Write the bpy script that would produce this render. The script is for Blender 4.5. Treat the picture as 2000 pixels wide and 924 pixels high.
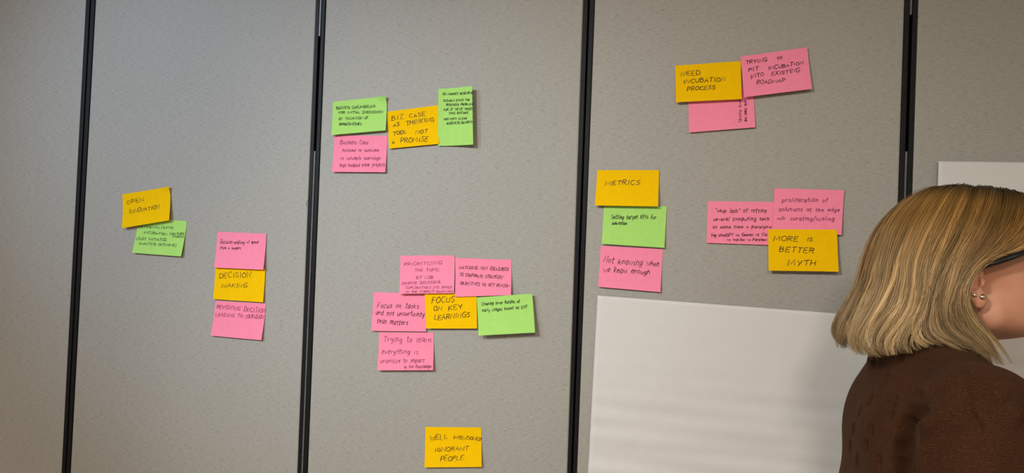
import bpy, bmesh, math, random
import numpy as np
from mathutils import Matrix, Vector

random.seed(7); rng = np.random.default_rng(7)
for o in list(bpy.data.objects): bpy.data.objects.remove(o)
C = bpy.context.scene.collection
scn = bpy.context.scene
PI = math.pi

# ------------------------------------------------------------------ camera
CAM = np.array([1.36938721, -1.46279818, 1.52]); YAW, PIT, ROLL, FPX = 0.20959581, 0.01983611, 0.03646412, 1400.0
_F = np.array([-math.sin(YAW)*math.cos(PIT), math.cos(YAW)*math.cos(PIT), math.sin(PIT)])
_R0 = np.array([math.cos(YAW), math.sin(YAW), 0.0]); _U0 = np.cross(_R0, _F)
_R = _R0*math.cos(ROLL) + _U0*math.sin(ROLL); _U = -_R0*math.sin(ROLL) + _U0*math.cos(ROLL)
cd = bpy.data.cameras.new('camera'); cam = bpy.data.objects.new('camera', cd); C.objects.link(cam)
m4 = Matrix.Identity(4)
for i in range(3):
    m4[i][0] = _R[i]; m4[i][1] = _U[i]; m4[i][2] = -_F[i]; m4[i][3] = CAM[i]
cam.matrix_world = m4
cd.sensor_fit = 'HORIZONTAL'; cd.sensor_width = 36.0; cd.lens = FPX/2000*36.0; cd.clip_start = 0.02
scn.camera = cam

def at(px, py, Y=0.0):
    """measured photo point -> point on the vertical plane at depth Y"""
    d = _F + _R*(px-1000)/FPX + _U*(462-py)/FPX
    return CAM + d*((Y-CAM[1])/d[1])

# ------------------------------------------------------------------ light, exposure
scn.view_settings.view_transform = 'Standard'; scn.view_settings.look = 'None'
scn.view_settings.gamma = 1; scn.view_settings.use_curve_mapping = False
scn.view_settings.exposure = 0.0
w = bpy.data.worlds.new('world'); scn.world = w; w.use_nodes = True
w.node_tree.nodes['Background'].inputs[0].default_value = (0.75, 0.85, 1.0, 1)
w.node_tree.nodes['Background'].inputs[1].default_value = 0.6
RX0, RX1, RY0, RZ = -2.3, 4.3, -4.6, 2.75           # room extents

def area(name, loc, target, sx, sy, power, col):
    l = bpy.data.lights.new(name, 'AREA'); l.shape = 'RECTANGLE'; l.size = sx; l.size_y = sy
    l.energy = power; l.color = col
    o = bpy.data.objects.new(name, l); C.objects.link(o); o.location = loc
    o.rotation_euler = (Vector(target)-Vector(loc)).to_track_quat('-Z', 'Y').to_euler()
    return o
def spot(name, loc, target, power, col, size, blend, rad):
    l = bpy.data.lights.new(name, 'SPOT'); l.energy = power; l.color = col; l.spot_size = math.radians(size)
    l.spot_blend = blend; l.shadow_soft_size = rad
    o = bpy.data.objects.new(name, l); C.objects.link(o); o.location = loc
    o.rotation_euler = (Vector(target)-Vector(loc)).to_track_quat('-Z', 'Y').to_euler()
    return o
WIN_Y, WIN_Z, WIN_W, WIN_H = -3.3, 1.75, 1.8, 1.5
area('window_daylight', (RX0-0.12, WIN_Y, WIN_Z), (RX0+1, WIN_Y+0.5, WIN_Z), WIN_W, WIN_H, 8, (0.75, 0.88, 1.0))
CEIL = [(-0.6, -3.0, 44, (1.0, 0.96, 0.78)), (1.6, -3.0, 55, (1.0, 0.83, 0.74)), (3.4, -3.0, 13, (0.7, 1.0, 0.75))]
# spotlights added to brighten mid-partition and leave its corners dim: place, aim, watts, colour, cone
ADDED_SPOTS = [((-0.9, -2.2, 2.62), (0.38, 0.0, 1.72), 150, (0.50, 0.73, 1.0), 36, 0.13),
         ((0.2, -2.4, 2.62), (1.3, 0.0, 1.1), 143, (0.97, 1.0, 0.94), 50, 0.13)]

# ------------------------------------------------------------------ materials
def mat(name, col=(0.5,)*3, rough=0.6, spec=0.4, metal=0.0):
    m = bpy.data.materials.new(name); m.use_nodes = True
    b = m.node_tree.nodes['Principled BSDF']
    b.inputs['Base Color'].default_value = (*col, 1); b.inputs['Roughness'].default_value = rough
    b.inputs['Specular IOR Level'].default_value = spec; b.inputs['Metallic'].default_value = metal
    return m
def nodes(m): return m.node_tree.nodes, m.node_tree.links, m.node_tree.nodes['Principled BSDF']
def mapping(m, scale, rot=(0, 0, 0)):
    n, l, b = nodes(m)
    tc = n.new('ShaderNodeTexCoord'); mp = n.new('ShaderNodeMapping')
    mp.inputs['Scale'].default_value = scale; mp.inputs['Rotation'].default_value = rot
    l.new(tc.outputs['Object'], mp.inputs['Vector']); return mp
def noise(m, mp, scale, detail=2, rough=0.5):
    n, l, b = nodes(m)
    t = n.new('ShaderNodeTexNoise'); t.inputs['Scale'].default_value = scale
    t.inputs['Detail'].default_value = detail; t.inputs['Roughness'].default_value = rough
    l.new(mp.outputs['Vector'], t.inputs['Vector']); return t
def ramp(m, src, stops):
    n, l, b = nodes(m)
    r = n.new('ShaderNodeValToRGB'); e = r.color_ramp.elements
    while len(e) < len(stops): e.new(0.5)
    for k, (p, c) in enumerate(stops): e[k].position = p; e[k].color = (*c, 1)
    l.new(src, r.inputs['Fac']); return r
def mixc(m, fac, a, b_, mode='MIX'):
    n, l, b = nodes(m)
    x = n.new('ShaderNodeMix'); x.data_type = 'RGBA'; x.blend_type = mode
    for sock, v in ((x.inputs['Factor'], fac), (x.inputs[6], a), (x.inputs[7], b_)):
        if isinstance(v, (int, float)): sock.default_value = v
        elif isinstance(v, tuple): sock.default_value = (*v, 1)
        else: l.new(v, sock)
    return x.outputs[2]
def bump(m, src, strength, dist):
    n, l, b = nodes(m)
    u = n.new('ShaderNodeBump'); u.inputs['Strength'].default_value = strength; u.inputs['Distance'].default_value = dist
    l.new(src, u.inputs['Height']); l.new(u.outputs['Normal'], b.inputs['Normal']); return u

def m_fabric():
    m = mat('woven_wall_fabric', rough=0.5, spec=0.35)
    n, l, b = nodes(m)
    h = noise(m, mapping(m, (110, 110, 1000)), 1.0, 2, 0.6)           # weft threads, long in x
    v = noise(m, mapping(m, (1000, 1000, 110)), 1.0, 2, 0.6)          # warp threads, long in z
    s = noise(m, mapping(m, (75, 75, 700)), 1.0, 1, 0.5)           # occasional slubs
    big = noise(m, mapping(m, (2, 2, 2)), 1.0, 2, 0.5)
    rh = ramp(m, h.outputs['Fac'], [(0.30, (0.285, 0.275, 0.25)), (0.5, (0.355, 0.34, 0.31)), (0.70, (0.425, 0.41, 0.38))])
    rv = ramp(m, v.outputs['Fac'], [(0.30, (0.30, 0.29, 0.265)), (0.5, (0.355, 0.34, 0.31)), (0.70, (0.41, 0.395, 0.365))])
    rs = ramp(m, s.outputs['Fac'], [(0.30, (0.80, 0.80, 0.79)), (0.42, (1, 1, 1)), (0.62, (1, 1, 1)), (0.76, (1.22, 1.21, 1.20))])
    rb = ramp(m, big.outputs['Fac'], [(0.3, (0.97, 0.97, 0.97)), (0.7, (1.03, 1.03, 1.03))])
    c = mixc(m, 0.5, rh.outputs[0], rv.outputs[0])
    c = mixc(m, 1.0, c, rs.outputs[0], 'MULTIPLY'); c = mixc(m, 1.0, c, rb.outputs[0], 'MULTIPLY')
    l.new(c, b.inputs['Base Color'])
    a = n.new('ShaderNodeMath'); a.operation = 'ADD'; l.new(h.outputs['Fac'], a.inputs[0]); l.new(v.outputs['Fac'], a.inputs[1])
    bump(m, a.outputs[0], 0.35, 0.0008)
    return m
M_FABRIC = m_fabric()
def m_speck(name, col, rough, sc, amt, spec=0.4, bd=0.0):
    m = mat(name, col, rough, spec); n, l, b = nodes(m)
    t = noise(m, mapping(m, (sc,)*3), 1.0, 3, 0.6)
    r = ramp(m, t.outputs['Fac'], [(0.3, tuple(c*(1-amt) for c in col)), (0.7, tuple(min(1, c*(1+amt)) for c in col))])
    l.new(r.outputs[0], b.inputs['Base Color'])
    if bd: bump(m, t.outputs['Fac'], 0.5, bd)
    return m
M_TRIM = m_speck('black_edge_trim', (0.007, 0.0065, 0.007), 0.5, 60, 0.15, 0.18)
M_SLOT = mat('slot_dark', (0.004, 0.004, 0.004), 0.8, 0.1)
M_HINGE = m_speck('dark_hinge_metal', (0.10, 0.10, 0.11), 0.35, 90, 0.25, 0.5)
M_YEL = m_speck('yellow_paper', (0.90, 0.53, 0.001), 0.8, 90, 0.03, 0.06)
M_PNK = m_speck('pink_paper', (0.95, 0.26, 0.40), 0.8, 90, 0.03, 0.15)
M_GRN = m_speck('green_paper', (0.40, 0.72, 0.17), 0.8, 90, 0.03, 0.15)
M_SHEET = m_speck('white_sheet', (0.67, 0.655, 0.645), 0.55, 40, 0.015, 0.3)
M_INK = mat('dark_marker_ink', (0.045, 0.010, 0.022), 0.6, 0.2)
M_INKG = mat('black_pen_ink', (0.012, 0.022, 0.012), 0.6, 0.2)
M_INKP = mat('thin_purple_ink', (0.20, 0.02, 0.09), 0.6, 0.2)
M_INKB = mat('brown_marker_ink', (0.045, 0.016, 0.007), 0.6, 0.2)
M_WHITEWALL = m_speck('painted_wall', (0.55, 0.52, 0.48), 0.8, 8, 0.03)
M_CEIL = m_speck('ceiling_tile', (0.62, 0.60, 0.57), 0.9, 60, 0.06)
M_CARPET = m_speck('carpet', (0.30, 0.20, 0.13), 0.95, 180, 0.35, 0.1, 0.002)
M_FRAME = m_speck('window_frame_paint', (0.7, 0.7, 0.68), 0.4, 20, 0.03)
def m_pane():
    m = bpy.data.materials.new('window_glass'); m.use_nodes = True; n = m.node_tree.nodes; l = m.node_tree.links
    n.clear(); o = n.new('ShaderNodeOutputMaterial'); t = n.new('ShaderNodeBsdfTransparent'); g = n.new('ShaderNodeBsdfGlossy')
    g.inputs['Roughness'].default_value = 0.02; x = n.new('ShaderNodeMixShader'); x.inputs[0].default_value = 0.06
    l.new(t.outputs[0], x.inputs[1]); l.new(g.outputs[0], x.inputs[2]); l.new(x.outputs[0], o.inputs[0]); return m
M_PANE = m_pane()
def m_lamp():
    m = mat('lamp_diffuser', (0.9, 0.88, 0.84), 0.5); b = m.node_tree.nodes['Principled BSDF']
    b.inputs['Emission Color'].default_value = (1, 0.93, 0.84, 1); b.inputs['Emission Strength'].default_value = 1.5; return m
M_LAMP = m_lamp()

# ------------------------------------------------------------------ object helpers
def link_mesh(name, verts, faces, m, parent=None, smooth=True, origin=None):
    me = bpy.data.meshes.new(name)
    V = np.asarray(verts, float)
    if origin is not None: V = V - np.asarray(origin, float)
    me.from_pydata(V.tolist(), [], [list(map(int, f)) for f in faces]); me.materials.append(m)
    if smooth: me.polygons.foreach_set('use_smooth', [True]*len(me.polygons))
    me.update()
    o = bpy.data.objects.new(name, me); C.objects.link(o)
    if parent is not None: o.parent = parent
    elif origin is not None: o.location = origin
    return o
def tag(o, label=None, cat=None, group=None, kind=None):
    if label: o['label'] = label
    if cat: o['category'] = cat
    if group: o['group'] = group
    if kind: o['kind'] = kind
    return o
def boxes(name, bs, m, parent=None, bev=0.0, kind=None, seg=2):
    bm = bmesh.new()
    for (x0, x1, y0, y1, z0, z1) in bs:
        r = bmesh.ops.create_cube(bm, size=1.0)
        for v in r['verts']:
            v.co = Vector((x0+(v.co.x+.5)*(x1-x0), y0+(v.co.y+.5)*(y1-y0), z0+(v.co.z+.5)*(z1-z0)))
    if bev: bmesh.ops.bevel(bm, geom=bm.edges[:], offset=bev, segments=seg, profile=0.5, affect='EDGES')
    me = bpy.data.meshes.new(name); bm.to_mesh(me); bm.free(); me.materials.append(m)
    o = bpy.data.objects.new(name, me); C.objects.link(o)
    if parent is not None: o.parent = parent
    if kind: o['kind'] = kind
    return o

# ------------------------------------------------------------------ room shell
boxes('floor', [(RX0-.1, RX1+.1, RY0-.1, 0.12, -0.1, 0)], M_CARPET, kind='structure')
boxes('ceiling', [(RX0-.1, RX1+.1, RY0-.1, 0.12, RZ, RZ+.1)], M_CEIL, kind='structure')
boxes('wall_back', [(RX0-.1, RX1+.1, RY0-.1, RY0, 0, RZ)], M_WHITEWALL, kind='structure')
boxes('wall_right', [(RX1, RX1+.1, RY0, 0.12, 0, RZ)], M_WHITEWALL, kind='structure')
wy0, wy1, wz0, wz1 = WIN_Y-WIN_W/2, WIN_Y+WIN_W/2, WIN_Z-WIN_H/2, WIN_Z+WIN_H/2
boxes('wall_left', [(RX0-.1, RX0, RY0, wy0, 0, RZ), (RX0-.1, RX0, wy1, 0.12, 0, RZ),
                    (RX0-.1, RX0, wy0, wy1, 0, wz0), (RX0-.1, RX0, wy0, wy1, wz1, RZ)], M_WHITEWALL, kind='structure')
wf = boxes('window_1', [(RX0-.07, RX0+.01, wy0, wy0+.04, wz0, wz1), (RX0-.07, RX0+.01, wy1-.04, wy1, wz0, wz1),
                        (RX0-.07, RX0+.01, wy0, wy1, wz0, wz0+.04), (RX0-.07, RX0+.01, wy0, wy1, wz1-.04, wz1),
                        (RX0-.06, RX0, WIN_Y-.02, WIN_Y+.02, wz0, wz1)], M_FRAME, kind='structure')
boxes('window_pane', [(RX0-.045, RX0-.040, wy0+.03, wy1-.03, wz0+.03, wz1-.03)], M_PANE, wf)

# movable partition: one fabric panel after another, black edge trims at each joint
D = 0.60259
JL = [((168.7, 0), (140.1, 550)), ((617.9, 0), (583.3, 870)), ((1139.7, 0), (1121, 550)), ((1767.6, 0), (1758.4, 290))]
JR = [((186.3, 0), (156.5, 550)), ((636.5, 0), (602.2, 870)), ((1161.4, 0), (1140.4, 550)), ((1793, 0), (1783.8, 290))]
def line_x(pair):
    a, b = at(*pair[0]), at(*pair[1]); s = (a[0]-b[0])/(a[2]-b[2])
    s = max(-.006, min(.006, s))
    zm = (a[2]+b[2])/2; xm = (a[0]+b[0])/2
    return lambda z: xm + s*(z-zm)
joints = {}
for k in range(-4, 8):
    if 0 <= k <= 3: joints[k] = (line_x(JL[k]), line_x(JR[k]))
    else:
        joints[k] = (lambda z, k=k: k*D-.0105, lambda z, k=k: k*D+.0115)
def slab(name, xl, xr, y0, y1, z0, z1, m, bev, parent=None):
    bm = bmesh.new(); r = bmesh.ops.create_cube(bm, size=1.0)
    for v in r['verts']:
        z = z0 if v.co.z < 0 else z1
        v.co = Vector((xl(z) if v.co.x < 0 else xr(z), y0 if v.co.y < 0 else y1, z))
    if bev: bmesh.ops.bevel(bm, geom=bm.edges[:], offset=bev, segments=3, profile=0.5, affect='EDGES')
    me = bpy.data.meshes.new(name); bm.to_mesh(me); bm.free(); me.materials.append(m)
    o = bpy.data.objects.new(name, me); C.objects.link(o)
    if parent is not None: o.parent = parent
    return o
Z0, Z1 = 0.0, RZ
for k in range(-4, 7):
    L, R = joints[k][1], joints[k+1][0]
    p = slab('wall_front', L, R, 0.0, 0.10, Z0, Z1, M_FABRIC, 0.0035); p['kind'] = 'structure'
slot_z = {0: [], 1: [(at(623, 71)[2], at(611, 295)[2])], 2: [], 3: [(at(1779, 29)[2], at(1769, 296)[2])]}
tn = 0
for k in range(-3, 7):
    L, R = joints[k]
    tn += 1
    mid = lambda z, L=L, R=R: (L(z)+R(z))/2
    g = 0.0026 if k in (1, 3) else 0.0016
    t = slab('trim_%d' % tn, L, lambda z: mid(z)-g, -0.0015, 0.05, Z0, Z1, M_TRIM, 0.0012); t['kind'] = 'structure'
    tn += 1
    t2 = slab('trim_%d' % tn, lambda z: mid(z)+g, R, -0.0015, 0.05, Z0, Z1, M_TRIM, 0.0012); t2['kind'] = 'structure'
    bk = slab('joint_back', lambda z: mid(z)-g, lambda z: mid(z)+g, 0.02, 0.05, Z0, Z1, M_SLOT, 0, t)
    if k in (1, 3):
        zt, zb = slot_z[k][0]
        for (a, b) in ((zt, Z1), (Z0, zb)):
            slab('hinge', lambda z: mid(z)-g*.95, lambda z: mid(z)+g*.55, -0.001, 0.012, a, b, M_HINGE, 0.0006, t)

# ceiling lights and added spotlights (their lamps are what lights the wall)
for i, (x, y, pw, col) in enumerate(CEIL):
    e = bpy.data.objects.new('ceiling_light', None); C.objects.link(e); e.location = (x, y, RZ)
    tag(e, 'flat square ceiling light panel in a white frame, over the middle of the room', 'ceiling light', 'ceiling light panels')
    boxes('frame', [(-.31, .31, -.31, -.28, -.03, 0), (-.31, .31, .28, .31, -.03, 0), (-.31, -.28, -.28, .28, -.03, 0), (.28, .31, -.28, .28, -.03, 0)], M_FRAME, e)
    boxes('diffuser', [(-.28, .28, -.28, .28, -.012, -.004)], M_LAMP, e)
    area('ceiling_lamp', (x, y, RZ-.035), (x, y, 0), .55, .55, pw, col)
for (loc, aim, pw, col, cone, rad) in ADDED_SPOTS:
    e = bpy.data.objects.new('added_spotlight', None); C.objects.link(e); e.location = (loc[0], loc[1], RZ)
    tag(e, 'added black cylindrical spotlight turned toward the partition', 'spotlight', 'added spotlights')
    bm = bmesh.new(); bmesh.ops.create_cone(bm, cap_ends=True, segments=28, radius1=.055, radius2=.055, depth=.02, matrix=Matrix.Translation((0, 0, -.01)))
    bmesh.ops.create_cone(bm, cap_ends=True, segments=14, radius1=.012, radius2=.012, depth=.04, matrix=Matrix.Translation((0, 0, -.04)))
    me = bpy.data.meshes.new('ceiling_mount'); bm.to_mesh(me); bm.free(); me.materials.append(M_TRIM)
    o = bpy.data.objects.new('ceiling_mount', me); C.objects.link(o); o.parent = e
    dv = (Vector(aim)-Vector(loc)).normalized(); q = dv.to_track_quat('Z', 'Y').to_matrix().to_4x4()
    bm = bmesh.new()
    bmesh.ops.create_cone(bm, cap_ends=False, segments=32, radius1=.06, radius2=.085, depth=.16, matrix=Matrix.Translation(Vector((0, 0, loc[2]-RZ)))@q@Matrix.Translation((0, 0, -.085)))
    bmesh.ops.create_cone(bm, cap_ends=True, segments=32, radius1=.03, radius2=.06, depth=.03, matrix=Matrix.Translation(Vector((0, 0, loc[2]-RZ)))@q@Matrix.Translation((0, 0, -.18)))
    me = bpy.data.meshes.new('housing'); bm.to_mesh(me); bm.free(); me.materials.append(M_TRIM)
    o = bpy.data.objects.new('housing', me); C.objects.link(o); o.parent = e
    spot('added_spot_lamp', loc, aim, pw, col, cone, 1.0, rad)

# ------------------------------------------------------------------ hand lettering: a single-stroke alphabet
# each glyph: advance width, strokes; a stroke is points on a grid, x 0-6, y 0-9 (baseline 2, capitals to 9, small letters to 6.6); '~' = smooth
GL = {
'A': (5, ['02 29 42', '14.5 3.7,4.5']), 'B': (5, ['02 09', '~09 29 38 37 26 06', '~06 26 3.8,5 3.8,3.2 2.5,2 02']),
'C': (5, ['~48 3.2,9 1.3,8.4 0.2,6.5 0.2,4.2 1.3,2.4 32 4.2,3']), 'D': (5, ['0.3,2 0.3,9', '~09 29 4,7.5 4.2,5 3.2,2.8 02']),
'E': (4.6, ['3.8,9 0.3,9 02 3.8,2', '0.2,5.6 3,5.7']), 'F': (4.6, ['3.8,9 0.3,9 02', '0.2,5.6 2.8,5.7']),
'G': (5.2, ['~4.3,8 3,9 1.2,8.3 0.2,6.3 0.3,4 1.4,2.3 3,2 4.3,3 4.4,5', '2.6,5 4.5,5']), 'H': (5, ['0.3,9 02', '4.2,9 42', '0.2,5.5 4.2,5.6']),
'I': (2.6, ['1.2,9 1,2']), 'J': (4.4, ['~3,9 3.1,4.5 2.5,2.3 1.2,2 0.2,3.2', '1.5,9 4.2,9']), 'K': (4.8, ['0.3,9 0.2,2', '4,9 0.4,5.2 4.2,2']),
'L': (4.4, ['0.4,9 0.2,2 3.6,2.1']), 'M': (6.8, ['02 0.5,9 2.9,3.4 5.3,9 5.9,2']), 'N': (5.4, ['02 0.4,9 4.2,2 4.6,9']),
'O': (5, ['~2.4,9 0.7,8 0,5.5 0.6,3 2.1,2 3.7,2.9 4.3,5.5 3.7,8 2.4,9 1.8,8.8']), 'P': (4.7, ['0.3,9 0.1,2', '~0.1,8.6 1.8,9.1 3.6,8.4 3.7,6.5 2.2,5.4 0.2,5.3']),
'Q': (5, ['~2.4,9 0.7,8 0,5.5 0.6,3 2.1,2 3.7,2.9 4.3,5.5 3.7,8 2.4,9', '2.8,4 4.6,1.6']), 'R': (5, ['0.3,9 0.1,2', '~0.1,8.7 1.8,9.1 3.6,8.4 3.5,6.6 2,5.5 0.2,5.4', '1.6,5.4 4.2,2']),
'S': (4.6, ['~3.8,8.2 2.6,9 1,8.7 0.4,7.4 1.4,6 3,5.1 3.7,3.7 2.8,2.3 1.3,2 0.1,2.8']), 'T': (4.8, ['0,8.8 4.4,9.1', '2.3,9 2,2']),
'U': (5, ['~0.2,9 0.2,5 0.8,2.6 2,2 3.4,2.6 4.1,5 4.2,9']), 'V': (4.8, ['0,9 2,2 4.3,9']), 'W': (6.4, ['0,9 1.3,2 2.8,6.8 4.2,2 5.8,9']),
'X': (4.8, ['0.2,9 4.1,2', '4,9 0,2']), 'Y': (4.8, ['0.2,9 2.1,5.4', '4.2,9 1.5,2']), 'Z': (4.8, ['0.2,8.8 3.9,9 0.1,2 4.1,2.1']),
'a': (4.2, ['~3.2,6 2,6.6 0.5,5.5 0.2,3.6 1,2.1 2.2,2.6 3.1,4.5', '3.3,6.5 3.1,3 3.7,2']), 'b': (4.2, ['0.3,9 0.2,2', '~0.3,4.6 1.6,6.5 3.2,5.6 3.2,3.2 1.8,2 0.3,2.7']),
'c': (3.8, ['~3,6 1.8,6.6 0.4,5.4 0.3,3.4 1.5,2 3,2.7']), 'd': (4.2, ['~3.1,5.6 1.9,6.5 0.4,5.2 0.3,3.2 1.4,2 3,3.4', '3.3,9.2 3.1,2']),
'e': (3.8, ['~0.3,4.3 3,4.6 2.8,6.1 1.6,6.6 0.3,5 0.4,3 1.6,2 3.1,2.7']), 'f': (3.2, ['~3,8.6 2,9.2 1.2,8 1,4 0.9,1.6', '0,6.2 2.6,6.3']),
'g': (4.2, ['~3.2,6 2,6.6 0.5,5.5 0.3,3.8 1.2,2.5 2.4,3 3.2,5', '~3.3,6.4 3.2,2 2.6,0.2 1.2,-0.3 0.2,0.8']), 'h': (4.2, ['0.3,9 0.2,2', '~0.3,4.4 1.6,6.4 2.8,6 3.1,2']),
'i': (2, ['0.8,6.4 0.8,2', '0.9,8.2 1.1,8.6']), 'j': (2.6, ['~1.6,6.4 1.5,1.5 0.8,-0.2 0,0.3', '1.6,8.2 1.8,8.6']), 'k': (4, ['0.3,9 0.2,2', '2.9,6.4 0.4,4 3.2,2']),
'l': (2, ['0.9,9.2 0.7,2']), 'm': (6, ['0.2,6.4 0.2,2', '~0.3,4.6 1.4,6.5 2.4,5.8 2.5,2', '~2.6,4.6 3.8,6.5 4.8,5.8 5,2']), 'n': (4.2, ['0.3,6.4 0.2,2', '~0.3,4.5 1.6,6.5 2.9,5.8 3.1,2']),
'o': (4, ['~1.7,6.6 0.4,5.6 0.2,3.6 1.2,2.1 2.6,2.5 3.2,4.4 2.6,6.2 1.7,6.6']), 'p': (4.2, ['0.4,6.5 0.2,-0.6', '~0.3,4.8 1.7,6.6 3.2,5.6 3.1,3.4 1.8,2.2 0.4,3']),
'q': (4.2, ['~3.2,6 2,6.6 0.5,5.5 0.3,3.6 1.2,2.3 3.1,4', '3.3,6.4 3.1,-0.6']), 'r': (3.3, ['0.3,6.4 0.3,2', '~0.3,4.6 1.4,6.4 2.8,6.2']),
's': (3.4, ['~2.7,6.1 1.6,6.6 0.5,5.8 1.2,4.6 2.4,3.9 2.5,2.7 1.4,2 0.2,2.6']), 't': (3.2, ['~1.3,8.6 1.1,3.4 1.7,2 2.7,2.4', '0,6.4 2.7,6.5']),
'u': (4.2, ['~0.3,6.4 0.3,3.2 1.2,2 2.4,2.6 3.1,4.4', '3.2,6.4 3.2,2']), 'v': (3.8, ['0.1,6.4 1.5,2 3.1,6.4']), 'w': (5.4, ['0.1,6.4 1.1,2 2.4,5.6 3.5,2 4.8,6.5']),
'x': (3.8, ['0.2,6.4 3.1,2', '3,6.4 0.1,2']), 'y': (4, ['~0.3,6.4 0.5,4 1.5,3.3 2.8,4.6', '~3.2,6.4 2.8,2 1.8,-0.2 0.4,0']), 'z': (3.8, ['0.2,6.3 2.9,6.3 0.1,2.1 3.1,2.1']),
'/': (3.6, ['3.6,9.6 0,0.8']), '[': (2.8, ['2.2,9.6 0.6,9.6 0.3,0.9 1.9,0.9']), ']': (2.8, ['0.3,9.6 1.9,9.6 1.6,0.9 0,0.9']), '(': (2.4, ['~1.9,9.6 0.6,7.5 0.4,4 1.6,0.8']), ')': (2.4, ['~0.4,9.6 1.7,7.5 1.6,4 0.2,0.8']),
',': (2, ['0.9,2.4 0.4,0.9']), '.': (1.8, ['0.6,2.1 0.9,2.3']), '-': (3.4, ['0.3,5.2 2.8,5.3']), '=': (3.6, ['0.2,5.8 3,5.9', '0.2,4.2 3,4.3']), "'": (1.6, ['0.8,9.2 0.5,7.6']), '"': (2.4, ['0.6,9.2 0.5,7.8', '1.5,9.2 1.4,7.8']),
' ': (4.2, []),
}
def parse_stroke(s):
    sm = s.startswith('~'); s = s.lstrip('~'); pts = []
    for tok in s.split():
        if ',' in tok: a, b = tok.split(',')
        elif tok[-2:-1] != '.' and len(tok) == 2: a, b = tok[0], tok[1]
        else:                                     # 14.5 -> 1, 4.5
            a, b = tok[0], tok[1:]
        pts.append((float(a), float(b)))
    return sm, pts
GLY = {c: (a, [parse_stroke(s) for s in st]) for c, (a, st) in GL.items()}
def catmull(P, n):
    P = np.asarray(P, float)
    if len(P) < 3: return P
    Q = np.vstack([2*P[0]-P[1], P, 2*P[-1]-P[-2]]); out = []
    for i in range(1, len(Q)-2):
        for t in np.linspace(0, 1, n, endpoint=False):
            a, b, c, d = Q[i-1], Q[i], Q[i+1], Q[i+2]
            out.append(.5*(2*b+(c-a)*t+(2*a-5*b+4*c-d)*t*t+(3*b-a-3*c+d)*t**3))
    out.append(Q[-2]); return np.array(out)
def lay_line(text, x0, y0, x1, y1, h, rnd):
    """strokes of one written line in photo coordinates"""
    adv = sum(GLY[c][0]+.7 for c in text)-.7
    d = np.array([x1-x0, y1-y0], float); Ln = np.linalg.norm(d); d /= Ln; up = np.array([d[1], -d[0]])
    sx = Ln/adv; sy = h*.82/7.0; cur = 0.0; out = []
    slant = rnd.uniform(.10, .26)
    for c in text:
        a, st = GLY[c]
        jy = rnd.uniform(-.6, .6); js = rnd.uniform(.82, 1.14); jr = rnd.uniform(-.06, .06)
        for sm, pts in st:
            P = np.array([(x+rnd.uniform(-.28, .28), (y-2)*js+jy+rnd.uniform(-.42, .42)) for x, y in pts])
            P = catmull(P, 4) if sm else P
            X = cur+P[:, 0]*1.0
            Yv = P[:, 1]+jr*P[:, 0]
            out.append(np.array([x0, y0])+np.outer(X*sx+Yv*sy*slant, d)+np.outer(Yv*sy, up))
        cur += a+.7
    return out

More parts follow.
